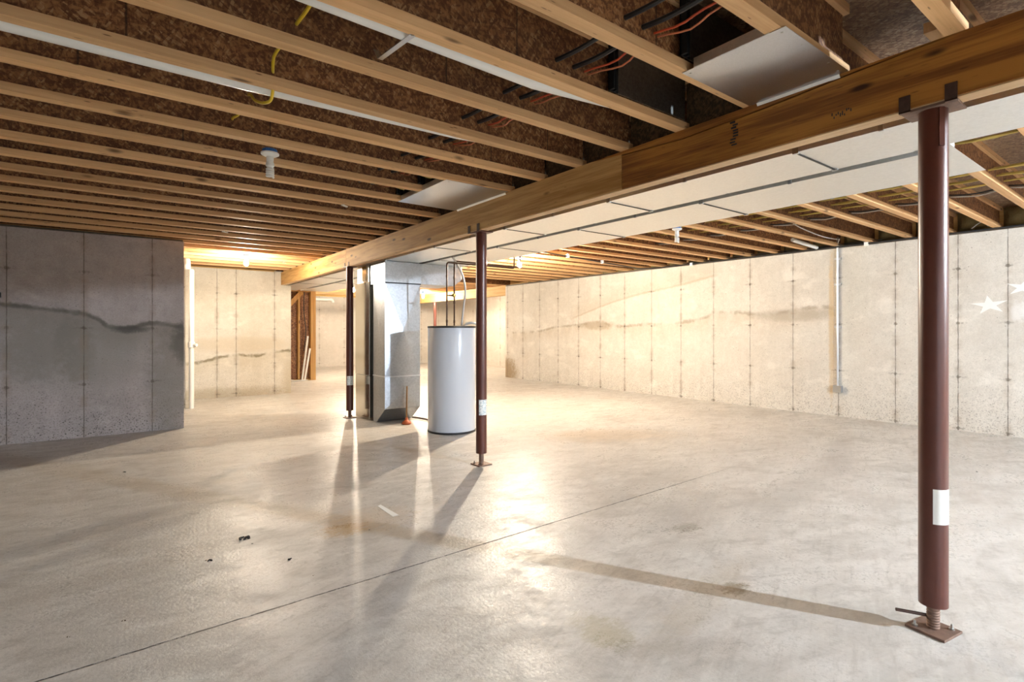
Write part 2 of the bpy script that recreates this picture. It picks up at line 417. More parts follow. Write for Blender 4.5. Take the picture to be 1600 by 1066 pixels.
M['wall_left'] = concrete('poured_wall_left', 'X', [-1.75,-1.28,-.767,-.236,.297], (.56,.03,-.5,-1.03),
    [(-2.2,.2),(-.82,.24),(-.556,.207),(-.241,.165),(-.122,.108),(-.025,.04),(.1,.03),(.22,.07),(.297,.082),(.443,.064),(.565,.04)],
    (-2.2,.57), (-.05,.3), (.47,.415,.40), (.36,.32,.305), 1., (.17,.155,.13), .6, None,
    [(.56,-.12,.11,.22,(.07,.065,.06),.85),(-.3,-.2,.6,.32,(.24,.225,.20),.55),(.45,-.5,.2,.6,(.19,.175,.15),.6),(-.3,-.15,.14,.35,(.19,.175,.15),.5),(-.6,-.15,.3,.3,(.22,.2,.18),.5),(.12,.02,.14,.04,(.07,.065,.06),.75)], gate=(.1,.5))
M['wall_back'] = concrete('poured_wall_mid', 'X', [.2,.7,1.221,1.48,2.029], (.575,.037,-.505,-.95),
    [(.8,-.48),(1.06,-.449),(1.229,-.397),(1.489,-.365),(1.758,-.383),(1.9,-.36),(2.039,-.329),(2.29,-.31)], (.8,2.3), (-.55,-.25),
    (.64,.61,.54), (.54,.505,.43), .5, (.30,.25,.15), .25, None,
    [(1.3,-.97,.9,.12,(.33,.27,.18),.6),(1.5,-.2,.7,.12,(.46,.38,.26),.45),(2.28,-.8,.14,.35,(.40,.33,.22),.5)])
M['wall_far'] = concrete('poured_wall_far', 'X', [2.6,3.6,4.55,5.25,5.9,6.8,7.7,8.3], (.6,.07,-.47,-.9), None, None, None,
    (.60,.56,.5), (.52,.48,.42), .3, joint=.45)
M['wall_side'] = concrete('poured_wall_side', 'Y', [9.9,10.6,11.3,12.0,12.7,13.4], (.6,.07,-.47), None, None, None, (.62,.58,.52), (.54,.50,.44), .3, joint=.4)
M['wall_rear'] = concrete('poured_wall_rear', 'X', [-2,-1.4,-.8,-.2,.4,1,1.6,2.2,2.8,5.2,5.8,6.4], (.6,.07,-.47), None, None, None, (.5,.47,.42), (.42,.39,.35), .4)
M['ceiling'] = M['subfloor']

# ------------------------------------------------------------------ room shell
XW, ZW, XN, ZB, ZT = 6.7926, .9748, 2.1287, .747, .9452
ZS = 1.205                                      # underside of the subfloor
Y0, YE, X0, XE = -2.7, 15.0, -2.3, 8.6
struct(MB().box((X0-.2,Y0-.2,-1.12),(XE+.2,YE+.2,-1)).build('floor', M['floor']), 'grey trowelled concrete slab with one saw-cut joint', 'floor')
struct(MB().box((X0-.2,Y0-.2,ZS),(XE+.2,YE+.2,ZS+.03)).build('ceiling', M['ceiling']), 'strand board subfloor resting on the joists', 'ceiling')
struct(MB().box((XW,Y0,-1),(XW+.18,9.28,ZW)).build('wall_right', M['wall_right']), 'long pale poured concrete wall with white star and conduit')
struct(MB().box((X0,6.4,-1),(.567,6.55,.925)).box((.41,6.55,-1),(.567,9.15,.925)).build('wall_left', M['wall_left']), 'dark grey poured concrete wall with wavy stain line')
struct(MB().box((.567,8.05,-1),(.73,9.15,.925)).build('wall_left_jog', M['wall_back']), 'narrow pale return of concrete behind the white standpipe')
struct(MB().box((.73,9.0,-1),(XN-.002,9.15,.945)).box((XN-.002,9.0,-1),(2.278,9.15,.742)).build('wall_middle', M['wall_back']), 'short cream concrete wall carrying the far end of the beam')
struct(MB().box((2.1,YE-.001,-1),(XE,YE+.15,ZW)).build('wall_far', M['wall_far']), 'far pale concrete wall seen past the furnace')
struct(MB().box((XE-.0,9.28,-1),(XE+.15,YE,ZW)).build('wall_alcove', M['wall_side']), 'bright concrete wall of the bumped-out bay at far right')
struct(MB().box((XW+.18,9.13,-1),(XE,9.28,ZW)).build('wall_alcove_return', M['wall_far']), 'concrete return wall of the bumped-out bay')
struct(MB().box((2.05,9.15,-1),(2.2,YE,ZW)).build('wall_far_left', M['wall_side']), 'concrete wall closing the space behind the short wall')
struct(MB().box((X0-.15,Y0,-1),(X0,6.4,ZW)).build('wall_outer_left', M['wall_rear']), 'concrete wall left of the picture')
# wall behind the camera: basement window, plus wide opening added for soft fill light
openings = [(-1.3,2.3,-.985,.62),(4.9,6.2,-.1,.75)]
rw = MB(); px = X0
for a,b,c,d in openings:
    rw.box((px,Y0-.15,-1),(a,Y0,ZW)).box((a,Y0-.15,-1),(b,Y0,c)).box((a,Y0-.15,d),(b,Y0,ZW)); px = b
struct(rw.box((px,Y0-.15,-1),(XW,Y0,ZW)).build('wall_rear', M['wall_rear']), 'concrete wall behind the viewpoint with a wide opening added for fill light and a window')
for i,(a,b,c,d) in enumerate(openings):
    fr = MB()
    for p,q in (((a,c),(b,c+.03)),((a,d-.03),(b,d)),((a,c+.03),(a+.03,d-.03)),((b-.03,c+.03),(b,d-.03)),(((a+b)/2-.02,c+.03),((a+b)/2+.02,d-.03))):
        fr.box((p[0],Y0-.11,p[1]),(q[0],Y0-.06,q[1]))
    struct(fr.build('window_%d'%(i+1), M['white']), 'white framed %s behind the viewpoint' % ('opening added for fill light','basement window')[i], 'window')
    L = bpy.data.lights.new('sky_portal','AREA'); L.shape = 'RECTANGLE'; L.size = S*(b-a); L.size_y = S*(d-c); L.cycles.is_portal = True
    lo = bpy.data.objects.new('sky_portal', L); COL.objects.link(lo); lo.location = P((a+b)/2, Y0-.16, (c+d)/2); lo.rotation_euler = (math.pi/2,0,0)
# rim boards that close the joist space above the walls
rims = [('right', (XW+.13,Y0-.15,1.0),(XW+.17,9.28,ZS), 'rimy'), ('far', (2.05,YE,ZW),(XE+.15,YE+.04,ZS), 'rim'),
        ('alcove', (XE,9.13,ZW),(XE+.04,YE,ZS), 'rimy'), ('alcove_return', (XW+.17,9.13,ZW),(XE,9.17,ZS), 'rim'),
        ('outer_left', (X0-.04,Y0-.15,ZW),(X0,9.15,ZS), 'rimy'), ('rear', (X0,Y0-.04,ZW),(XW+.13,Y0,ZS), 'rim'),
        ('middle', (X0,9.11,.946),(2.05,9.15,ZS), 'rim'), ('far_left', (2.05,9.15,ZW),(2.09,YE,ZS), 'rimy')]
for n,a,b,m in rims:
    struct(MB().box(a,b).build('trim_rim_'+n, M[m]), 'timber rim board closing the joist ends above a concrete wall', 'rim board')
# painted stars on the right wall (parts of the wall)
WR = bpy.data.objects['wall_right']
def star(cy, cz, r, tilt, name='painted_star', pts=5, sq=.75, inner=.36):
    pl = []
    for i in range(pts*2):
        a = math.pi/2+tilt+math.pi*i/pts; q = r if i%2==0 else r*inner
        pl.append(P(XW-.0004, cy-q*math.cos(a)*1.15, cz+q*math.sin(a)*sq))
    MB().prism(pl, (-.0015,0,0)).build(name, M['paint'], WR)
star(1.318,.255,.125,.12); star(1.075,.41,.115,-.2)
# rounded light patch near the star is in the wall's own surface

# ------------------------------------------------------------------ I-joists
def make_joist(x0, x1, zb, name, label, cat, group, w=.052, fh=.034):
    root = empty(name, P(x1, 0, zb), label, cat, group)
    MB().box((x0,-w/2,zb),(x1,w/2,zb+fh)).build('bottom_flange', M['flange'], root)
    MB().box((x0,-w/2,ZS-fh),(x1,w/2,ZS)).build('top_flange', M['flange'], root)
    MB().box((x0+.01,-.006,zb+fh),(x1-.01,.006,ZS-fh)).build('web', M['web'], root)
    return root
LG = 'I-joists left of the main beam'
yl = [1.515+.3397*k for k in range(-5, 22)]
special = {2.194: 'carrying the long white drain pipe', 1.515: 'with a white pipe sliver along its far edge',
           1.175: 'dividing the two near panned sheet metal bays', .835: 'bounding the near bluish panned sheet on its camera side',
           1.855: 'holding the far nail of the metal pipe strap', 2.874: 'with the unlit spiral bulb box just beyond it',
           3.553: 'bounding the far panned sheet on its far side', 3.213: 'cut across by the far panned sheet'}
vis = 0; proto = None
for i,y in enumerate(yl):
    lab = None
    for k,t in special.items():
        if abs(k-y) < .02: lab = 'wooden I-joist left of the beam, '+t
    if lab is None:
        if y < .3: lab = 'wooden I-joist overhead, left of the beam, %s before the near panned sheet' % ORD[max(0,int(round((.5-y)/.34)))]
        elif y < .6: lab = 'wooden I-joist left of the beam, next one camera-side of the near panned sheet'
        elif y < 2.9: lab = 'wooden I-joist left of the beam, just beyond the long white drain pipe'
        else: lab = 'wooden I-joist left of the beam, %s row beyond the far panned sheet' % ORD[int(round((y-3.553)/.3397))-1]
    if proto is None: j = proto = make_joist(X0, 2.165, ZT, 'floor_joist', lab, 'joist', LG)
    else: j = copy_tree(proto); j['label'] = lab
    j.location = (P(2.165, y, ZT))
RG = 'I-joists right of the main beam'
yr = [.916-.352*2+.352*k for k in range(0, 24)]+[9.55+.352*k for k in range(15)]
proto = None; nr = 0
for i,y in enumerate(yr):
    x1 = XW+.10 if y < 9.2 else XE-.01
    if y < 9.2:
        d = y-1.62
        if abs(y-2.676)<.02: lab = 'wooden I-joist right of the ducts, ending just above the steel conduit'
        elif abs(y-3.028)<.05: lab = 'wooden I-joist right of the ducts, carrying the unlit bulb'
        elif y < .8: lab = 'wooden I-joist right of the ducts, outside the near right post, %s of its kind' % ORD[i]
        elif y < 2.6: lab = 'wooden I-joist right of the ducts, %s one nearer than the steel conduit' % ORD[int(round((2.676-y)/.352))-1]
        else: lab = 'wooden I-joist right of the ducts, %s row beyond the unlit right bulb' % ORD[int(round((y-3.028)/.352))-1]
    else: lab = 'far wooden I-joist over the back bay, %s past the end of the right wall' % ORD[int(round((y-9.55)/.352))]
    if y < 9.2:
        if proto is None: j = proto = make_joist(2.175, x1, 1.001, 'floor_joist', lab, 'joist', RG)
        else: j = copy_tree(proto); j['label'] = lab
        j.location = P(x1, y, 1.001)
    else:
        if nr == 0: j = proto2 = make_joist(2.3, x1, 1.001, 'floor_joist', lab, 'joist', 'I-joists over the far bay')
        else: j = copy_tree(proto2); j['label'] = lab
        nr += 1; j.location = P(x1, y, 1.001)
# dark panels added on the beam stand for the unlit space between the joists
bp = None; kb = 0
for i in range(4, len(yl)-1):
    lab = 'dark strand board panel added for the unlit space above the beam, %s bay past the nearest panned sheets' % ORD[i-4]
    if bp is None:
        bp = o = MB().box((2.168,.008,ZT+.001),(2.178,.3317,ZS-.002)).build('cavity_shade_panel', M['web_shade'])
    else: o = bp.copy(); COL.objects.link(o)
    o.location = (0,S*yl[i],0); tag(o, lab, 'blocking', 'panels added for the unlit space above the beam')
# insulation pillows in the rim bays over the right wall
ins = None; ki = 0
for i,y in enumerate([q for q in yr if .2 < q < 9.0]):
    lab = 'yellowish insulation batt stuffed above the right wall, %s bay from the camera end' % ORD[ki]; ki += 1
    if ins is None:
        mb = MB(); nx,nz = 9,7; base = P(XW+.12, 0, 1.003)
        vs = []
        for a in range(nx):
            for b in range(nz):
                u,v = a/(nx-1), b/(nz-1)
                bul = (math.sin(math.pi*u)**.4)*(math.sin(math.pi*(v*.96+.02))**.4)
                vs.append(P(XW+.12-.075*bul-.012*math.sin(9*u+4*v), .03+.292*u, 1.004+(ZS-1.008)*v))
        fs = [(a*nz+b,(a+1)*nz+b,(a+1)*nz+b+1,a*nz+b+1) for a in range(nx-1) for b in range(nz-1)]
        n = len(vs); vs2 = [Vector((S*(XW+.128), p.y, p.z)) for p in vs]
        mb.add(vs+vs2, fs+[tuple(n+q for q in f[::-1]) for f in fs])
        rim_e = [a*nz for a in range(nx)]+[(nx-1)*nz+b for b in range(1,nz)]+[a*nz+nz-1 for a in range(nx-2,-1,-1)]+[b for b in range(nz-2,0,-1)]
        mb.f += [(rim_e[k], rim_e[(k+1)%len(rim_e)], n+rim_e[(k+1)%len(rim_e)], n+rim_e[k]) for k in range(len(rim_e))]
        ins = o = mb.build('insulation_batt', M['insul'], smooth=True)
    else: o = ins.copy(); COL.objects.link(o)
    o.location = (0, S*y, 0); tag(o, lab, 'insulation', 'insulation batts in the right rim bays')
o = MB().box((XW-.002,Y0+.02,ZW),(XW+.125,9.27,1.0)).build('sill_plate', M['sill'])
tag(o, 'dark sill plate running along the top of the right concrete wall', 'sill plate')
o = MB().box((X0+.02,6.42,.925),(.56,6.53,.9445)).build('sill_plate', M['sill'])
tag(o, 'thin dark sill plate on top of the stained left wall', 'sill plate')

# ------------------------------------------------------------------ main beam
beam = empty('support_beam', P(2.165, 5, ZB), 'long orange-brown timber beam on red steel posts across the room', 'beam', kind='thing')
xb = 2.203; yj = 1.873                          # plies meet at the joint near the middle of the picture
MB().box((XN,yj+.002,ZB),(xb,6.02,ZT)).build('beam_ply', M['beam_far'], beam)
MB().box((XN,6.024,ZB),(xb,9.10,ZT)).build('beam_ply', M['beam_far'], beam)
# near ply: its top edge dips, and a filler plate takes up the difference
dip = [(1.873,.922),(1.5,.9),(1.1,.912),(.78,.93),(.45,.9445),(Y0+.3,.9445)]
MB().prism([P(XN,1.872,ZB)]+[P(XN,a,b) for a,b in dip]+[P(XN,Y0+.3,ZB)], (S*(xb-XN),0,0)).build('beam_ply', M['beam'], beam)
MB().prism([P(XN-.001,2.1,.9449)]+[P(XN-.001,a,b+.006) for a,b in dip[:-2]]+[P(XN-.001,.46,.9449)], (S*(xb-XN-.005),0,0)).build('filler_plate', M['beam'], beam)
MB().box((XN+.006,Y0+.3,ZB-.004),(xb-.003,9.0,ZB-.0002)).build('bottom_strip', M['beam_pale'], beam)
st = MB()
for k in range(9):
    yy = 1.247+random.uniform(-.012,.012); st.box((XN-.0008,yy-.012,.80+k*.012),(XN,yy+.012,.806+k*.012+random.uniform(0,.003)))
st.build('grade_stamp', M['black'], beam)
st = MB()
for k in range(10):
    yy = .79+.007*k; zz = .785+random.uniform(0,.02); st.box((XN-.0008,yy,zz),(XN,yy+.0035,zz+.006+random.uniform(0,.012)))
st.build('grade_stamp', M['black'], beam)
# header over the far opening
o = MB().box((XW+.01,9.0+.285,.784),(XW+.1,YE-.02,1.0)).build('support_beam', M['rimy'])
tag(o, 'shorter honey-coloured header beam running on from the end of the right wall', 'beam', kind='thing')

# ------------------------------------------------------------------ steel posts
def make_post(x, y, zt, label, sticker, near):
    c = P(x, y, -1); rt = .0405*S; root = empty('steel_post', c, label, 'post', 'adjustable red steel posts')
    zb_ = -.912
    MB().lathe((c.x,c.y,0), [(rt*.86,S*(zb_+1)),(rt,S*(zb_+1)),(rt,S*(zt+1)-.012),(rt*.9,S*(zt+1)-.012)], 32).build('tube', M['post'], root, True)
    scr = [(.024+(.0025 if k%2 else 0), .012+k*.006) for k in range(int((S*(zb_+1)-.0)/.006))]
    MB().lathe((c.x,c.y,0), scr, 16).build('jack_screw', M['rust'], root, True)
    m = Matrix.Rotation(-.16 if near else .05, 3, 'Z')
    MB().obb((c.x,c.y,.006), .165, .16, .012, m).build('base_plate', M['rust'], root, bevel=.002)
    for sx,sy in ((.055,-.05),(-.055,.05)) if near else ((.055,.05),(-.055,.05)):
        q = Vector((c.x,c.y,.012))+m@Vector((sx,sy,0))
        MB().lathe(q, [(.012,0),(.012,.006),(.005,.0065),(.005,.024),(.003,.026)], 10).build('anchor_bolt', M['zinc'] if near else M['rustdark'], root, True)
    tp = MB().box((x-.055,y-.075,zt-.0085),(x+.055,y+.075,zt-.0005)); tp.build('top_plate', M['rust'] if near else M['post'], root)
    for dy in (-.062,.062):
        MB().box((XN-.004,y+dy-.016,zt-.008),(XN-.0005,y+dy+.016,zt+.048)).build('bent_tab', M['rustdark'], root)
        MB().box((XN-.004,y+dy-.016,zt-.0085),(x-.05,y+dy+.016,zt-.004)).build('tab_foot', M['rust'], root)
    return root
p1 = make_post(2.189,.567,ZB-.004,'nearest red steel post, large at right with a plain white sticker','', True)
p2 = make_post(2.196,3.307,ZB-.004,'red steel post in front of the water heater with a printed label','', False)
p3 = make_post(2.165,6.0,ZB-.004,'farther red steel post beside the furnace cabinet','', False)
c4 = 12.55
p4 = empty('steel_post', P(XW+.055,c4,-1), 'distant thin red post under the header past the right wall', 'post', 'adjustable red steel posts')
q = P(XW+.055,c4,-1)
MB().lathe((q.x,q.y,0), [(.05,.14),(.056,.14),(.056,S*1.775),(.05,S*1.775)], 20).build('tube', M['post'], p4, True)
MB().lathe((q.x,q.y,0), [(.022,.01),(.022,.14)], 12).build('jack_screw', M['rust'], p4, True)
MB().box((XW-.02,c4-.06,-1),(XW+.13,c4+.06,-.993)).build('base_plate', M['rust'], p4)
MB().box((XW-.0,c4-.06,.774),(XW+.11,c4+.06,.7835)).build('top_plate', M['post'], p4)
# stickers curve round their tube
def sticker(root, x, y, z0, z1, a0, a1, mat, name='label', label=None):
    c = P(x,y,-1); r = .0405*S+.0009; vs = []; n = 10
    for k in range(n+1):
        a = a0+(a1-a0)*k/n
        for rr,zz in ((r,z0),(r,z1),(r-.0008,z1),(r-.0008,z0)): vs.append((c.x+rr*math.cos(a), c.y+rr*math.sin(a), S*(zz+1)))
    fs = []
    for k in range(n):
        for e in range(4): fs.append((k*4+e,k*4+(e+1)%4,(k+1)*4+(e+1)%4,(k+1)*4+e))
    fs += [(0,1,2,3),(n*4+3,n*4+2,n*4+1,n*4)]
    o = MB().add(vs,fs).build(name, mat, root, True)
    if label: o['label'] = label
def face_ang(x,y): return math.atan2(-y,-x)     # towards the viewpoint
f1 = face_ang(2.189,.567)
sticker(p1,2.189,.567,-.635,-.52,f1-.02,f1+1.45,M['white'],'sticker','plain white sticker')
f2 = face_ang(2.196,3.307); sticker(p2,2.196,3.307,-.625,-.51,f2-.45,f2+1.3,M['sticker'],'sticker','white printed label')
f3 = face_ang(2.165,6.0); sticker(p3,2.165,6.0,-.62,-.515,f3-.9,f3+1.3,M['sticker'],'sticker','white printed label')
# near post: turning bar in the screw, and a stiffening strip at the top of the tube
c = P(2.189,.567,-1)
MB().tube([(c.x-.10*.9,c.y+.12,.075),(c.x+.03,c.y-.01,.055)], .008, 8).build('turning_bar', M['rustdark'], p1, True)
a = f1+.55; r = .0405*S
MB().obb((c.x+(r+.002)*math.cos(a), c.y+(r+.002)*math.sin(a), S*(ZB+1)-.10), .006, .022, .19, Matrix.Rotation(a,3,'Z')).build('weld_strip', M['post'], p1)

# ------------------------------------------------------------------ trunk ducts
XD0, XDa, XDb, XD1, ZD, ZDT = 2.287, 2.676, 2.744, 3.245, .752, .935
def trunk(name, label, xa, xb_, cuts, hang, taper=False):
    root = empty(name, P((xa+xb_)/2, cuts[0], ZD), label, 'duct', 'galvanised trunk ducts beside the beam')
    for i in range(len(cuts)-1):
        y0,y1 = cuts[i]+.0015,cuts[i+1]-.0015; yt = y0+(.2 if i==0 and taper else 0)
        MB().hexa([P(xa,y0,ZD),P(xb_,y0,ZD),P(xb_,y1,ZD),P(xa,y1,ZD)],[P(xa,yt,ZDT),P(xb_,yt,ZDT),P(xb_,y1,ZDT),P(xa,y1,ZDT)]).build('duct_section', M['galv_duct'], root)
        if i:
            y = cuts[i]
            o = MB().box((xa+.006,y-.004,ZD-.0035),(xb_-.006,y+.004,ZD-.0002)).build('slip_joint', M['steel_dark'], root)
            MB().box((xa-.003,y-.012,ZD-.006),(xa+.012,y+.012,ZD+.05)).build('drive_cleat', M['galv'], root)
            MB().box((xb_-.012,y-.012,ZD-.006),(xb_+.003,y+.012,ZD+.05)).build('drive_cleat', M['galv'], root)
    for y in hang:
        for xx in (xa,xb_):
            MB().box((xx-.004,y-.008,ZD-.003),(xx+.004,y+.008,ZDT)).build('hanger_strap', M['galv'], root)
            MB().box((xx-.006 if xx==xb_ else xx-.002,y-.008,ZD-.003),(xx+.002 if xx==xb_ else xx+.006,y+.008,ZD-.0005)).build('hanger_foot', M['galv'], root)
    return root
t1 = trunk('trunk_duct','galvanised trunk duct nearer the beam, reaching past the near post', XD0, XDa, [-2.2,-1.0,.03,1.06,2.115,3.135,4.2,5.28,6.4,7.5,8.6,10.2], [.75,1.6,2.6,3.6,4.6])
t2 = trunk('trunk_duct','galvanised trunk duct farther from the beam, ending near the near post', XDb, XD1, [.64,1.81,2.83,3.87,4.93,6.0,7.1,8.2,10.2], [1.3,2.3,3.3,4.4], True)
o = MB().box((XDa+.004,.746,ZD+.05),(XDb-.004,10.2,ZD+.058)).build('gap_shade_strip', M['gap'])  # added dark strip stands for the shade between the ducts
tag(o, 'dark strip standing for the shade between the two trunk ducts', 'strip')
MB().box((XDa+.001,.64,ZD),(XDb-.001,.742,ZD+.02)).build('joining_strip', M['galv_duct'], t2)

# panned return bays: bottom sheets, lips and linings between the joists
def panned(xa, xb_, ya, yb, label, screws):
    root = empty('panning_sheet', P((xa+xb_)/2,(ya+yb)/2,ZT-.002), label, 'sheet metal', 'panned return sheets under the joists')
    nx,ny = 12,12; vs = []
    for lay in (0,1):
        for a in range(nx+1):
            for b in range(ny+1):
                u,v = a/nx,b/ny
                dz = -.0065*math.sin(math.pi*u)*math.sin(math.pi*v)**.6*(1+.5*math.sin(4*u+2*v))
                vs.append(P(xa+(xb_-.006-xa)*u, ya+(yb-ya)*v, ZT-.0028+dz+lay*.0015))
    q = lambda a,b,l: l*(nx+1)*(ny+1)+a*(ny+1)+b
    fs = [(q(a,b,0),q(a,b+1,0),q(a+1,b+1,0),q(a+1,b,0)) for a in range(nx) for b in range(ny)]
    fs += [(q(a,b,1),q(a+1,b,1),q(a+1,b+1,1),q(a,b+1,1)) for a in range(nx) for b in range(ny)]
    rim = [(a,0) for a in range(nx)]+[(nx,b) for b in range(ny)]+[(a,ny) for a in range(nx,0,-1)]+[(0,b) for b in range(ny,0,-1)]
    fs += [(q(*rim[k],0),q(*rim[(k+1)%len(rim)],0),q(*rim[(k+1)%len(rim)],1),q(*rim[k],1)) for k in range(len(rim))]
    MB().add(vs,fs).build('sheet', M['galv'], root, True)
    MB().box((xa-.002,ya+.05,ZT-.002),(xa+.001,yb-.05,ZT+.032)).build('folded_lip', M['galv_duct'], root)
    MB().prism([P(xb_-.008,ya+.03,ZT-.003),P(xb_+.0005,ya+.03,ZT-.014),P(xb_+.0005,yb-.03,ZT-.014),P(xb_-.008,yb-.03,ZT-.003)], (-.002,0,.002)).build('end_flange', M['galv_duct'], root)
    for x,y in screws:
        q = P(x,y,ZT-.0028); MB().lathe(q, [(.001,-.004),(.006,-.003),(.006,0)], 8).build('screw', M['zinc'], root, True)
    return root
panned(1.655,2.1285,.797,1.17,'bluish galvanised sheet panned across the nearest joist bay above the beam', [(1.68,.82),(1.8,.815),(2.0,.815),(2.09,.82),(1.68,1.15),(1.78,1.15)])
panned(1.645,2.1285,2.87,3.57,'pale galvanised sheet panned across two joist bays near the middle of the beam', [(1.68,2.9),(1.85,2.9),(1.68,3.2),(2.0,3.2)])
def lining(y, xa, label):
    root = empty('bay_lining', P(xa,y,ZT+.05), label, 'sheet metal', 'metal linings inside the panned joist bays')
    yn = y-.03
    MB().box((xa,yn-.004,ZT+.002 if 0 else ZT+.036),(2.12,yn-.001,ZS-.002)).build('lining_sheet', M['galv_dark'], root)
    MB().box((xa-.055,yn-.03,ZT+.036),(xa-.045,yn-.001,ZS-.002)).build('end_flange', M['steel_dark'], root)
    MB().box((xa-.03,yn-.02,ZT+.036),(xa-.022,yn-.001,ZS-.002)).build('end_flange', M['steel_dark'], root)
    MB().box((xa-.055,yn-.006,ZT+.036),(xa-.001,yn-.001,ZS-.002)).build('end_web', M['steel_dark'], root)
lining(1.175,1.66,'dark metal lining inside the nearest panned bay')
lining(1.515,1.66,'dark metal lining in the open bay beside the nearest panned bay')
lining(3.213,1.66,'small dark metal lining above the mid-beam sheet, nearer of two')
lining(3.553,1.66,'small dark metal lining above the mid-beam sheet, farther of two')

# ------------------------------------------------------------------ return drop, furnace, supply plenum
ret = empty('return_drop', P(2.49,5.45,-1), 'tall galvanised return air drop with cross-broken faces beside the water heater', 'duct')
XR1 = 2.70
# upper cross box hanging under both trunks
MB().prism([P(XD0,5.285,ZD-.002),P(XD0,5.285,.52),P(3.13,5.285,.52),P(3.235,5.285,.60),P(3.235,5.285,ZD-.002)], (0,S*.40,0)).build('cross_box', M['galv_flat'], ret, bevel=.003)
# vertical drop: front and left faces are cross broken (raised to a shallow pyramid)
def broken(quad, n, lift):
    c = sum((Vector(p) for p in quad), Vector())/4+Vector(n)*lift
    return [*quad, c], [(0,1,4),(1,2,4),(2,3,4),(3,0,4)]
def drop(za, zb_, yb_a, yb_b, lift=.012):
    mb = MB()
    fl_,fr_,bl_,br_ = [lambda z,x=x,y=y: P(x,y,z) for x,y in ((XD0,5.29),(XR1,5.29),(XD0,yb_a),(XR1,yb_a))]
    q = [P(XD0,5.29,zb_),P(XR1,5.29,zb_),P(XR1,5.29,za),P(XD0,5.29,za)]; mb.add(*broken(q,(0,-1,0),lift))
    q = [P(XD0,yb_b,zb_),P(XD0,5.29,zb_),P(XD0,5.29,za),P(XD0,yb_a,za)]; mb.add(*broken(q,(-1,0,0),lift*.5))
    mb.add([P(XR1,5.29,zb_),P(XR1,yb_b,zb_),P(XR1,yb_a,za),P(XR1,5.29,za)], [(0,1,2,3)])
    mb.add([P(XD0,yb_b,zb_),P(XD0,yb_a,za),P(XR1,yb_a,za),P(XR1,yb_b,zb_)], [(0,1,2,3)])
    mb.add([P(XD0,5.29,za),P(XR1,5.29,za),P(XR1,yb_a,za),P(XD0,yb_a,za)], [(0,1,2,3)])
    mb.add([P(XD0,5.29,zb_),P(XR1,5.29,zb_),P(XR1,yb_b,zb_),P(XD0,yb_b,zb_)], [(0,3,2,1)])
    return mb
drop(.518,-.482,5.60,5.60,.024).build('drop_duct', M['galv_flat'], ret)
drop(-.488,-.83,5.60,5.60,.022).build('boot', M['galv_flat'], ret)
MB().prism([P(XD0,5.29,-.831),P(XD0,5.51,-.992),P(XD0,5.60,-.992),P(XD0,5.60,-.831)], (S*(XR1-XD0),0,0)).build('boot_toe', M['galv_flat'], ret)
for z,m in ((.519,'steel_dark'),(-.485,'galv')):
    MB().box((XD0-.006,5.281,z-.006),(XR1+.006,5.292,z+.006)).build('seam_strip', M[m], ret)
    MB().box((XD0-.007,5.281,z-.006),(XD0+.001,5.6,z+.006)).build('seam_strip', M['galv'], ret)
fur = empty('furnace', P(2.5,5.92,-1), 'upright furnace cabinet with glossy beige metal side behind the return drop', 'furnace')
MB().box((2.275,5.69,-.50),(2.72,6.12,.555)).build('cabinet', M['cabinet'], fur, bevel=.004)
MB().box((2.278,5.69,-.995),(2.72,6.12,-.503)).build('blower_section', M['cabinet'], fur, bevel=.004)
MB().box((2.315,5.603,-.97),(2.70,5.688,.51)).build('recess_shade', M['steel_dark'], fur)  # dark block stands for the shade in the recess before the cabinet
MB().box((2.29,5.74,.556),(2.70,6.09,ZD-.003)).build('supply_plenum', M['galv_duct'], fur)
MB().box((2.284,5.80,.575),(2.2895,5.93,ZD-.01)).build('access_panel', M['cabinet'], fur)

# ------------------------------------------------------------------ water heater and its pipes
hx,hy,hr = 2.711,4.62,.238*S
hc = P(hx,hy,-1)
wh = empty('water_heater', hc, 'tall white cylindrical water heater with black top and bottom rims', 'water heater')
top = S*1.04
MB().lathe((hc.x,hc.y,0), [(hr-.008,.018),(hr,.03),(hr,top-.012),(hr-.002,top-.006)], 64).build('tank', M['tank'], wh, True)
MB().lathe((hc.x,hc.y,0), [(hr-.012,.0),(hr+.004,.0),(hr+.005,.024),(hr-.004,.028)], 64).build('base_ring', M['black'], wh, True)
MB().lathe((hc.x,hc.y,0), [(hr+.004,top-.010),(hr+.006,top-.004),(hr+.006,top+.012),(hr-.02,top+.018),(0.01,top+.022)], 64).build('top_cap', M['black'], wh, True)
MB().lathe((hc.x+.10,hc.y-.2,top+.016), [(.03,0),(.03,.014),(.012,.022)], 16).build('cap_fitting', M['greycable'], wh, True)
for k,(x,y,zt,xe,lab) in enumerate(((2.655,4.62,.690,3.50,'dark copper water pipe on the heater, left and lower of two'),
                                   (2.80,4.72,.724,3.66,'dark copper water pipe on the heater, right and higher of two'))):
    pr_ = empty('water_pipe', P(x,y,.06), lab, 'pipe', 'copper pipes above the water heater')
    b0 = P(x,y,0); b0.z = top+.02
    MB().tube(arc([b0,P(x,y,zt),P(xe,y,zt),P(xe,y,.99)], .035), .0115, 10).build('pipe', M['copper'], pr_, True)
    for zz in (.10,.3,.55): 
        q = P(x,y,zz-.0); MB().lathe(q, [(.015,-.02),(.015,.02)], 10).build('coupling', M['copper'], pr_, True)
    if k == 0:
        q = P(x,y,.36); MB().tube([q+Vector((0,-.0,0)),q+Vector((.09,-.02,0))], .011, 8).build('valve_branch', M['copper'], pr_, True)
        MB().lathe(q+Vector((.10,-.02,-.025)), [(.01,0),(.028,.012),(.028,.045),(.01,.05)], 12).build('valve_body', M['brass'], pr_, True)
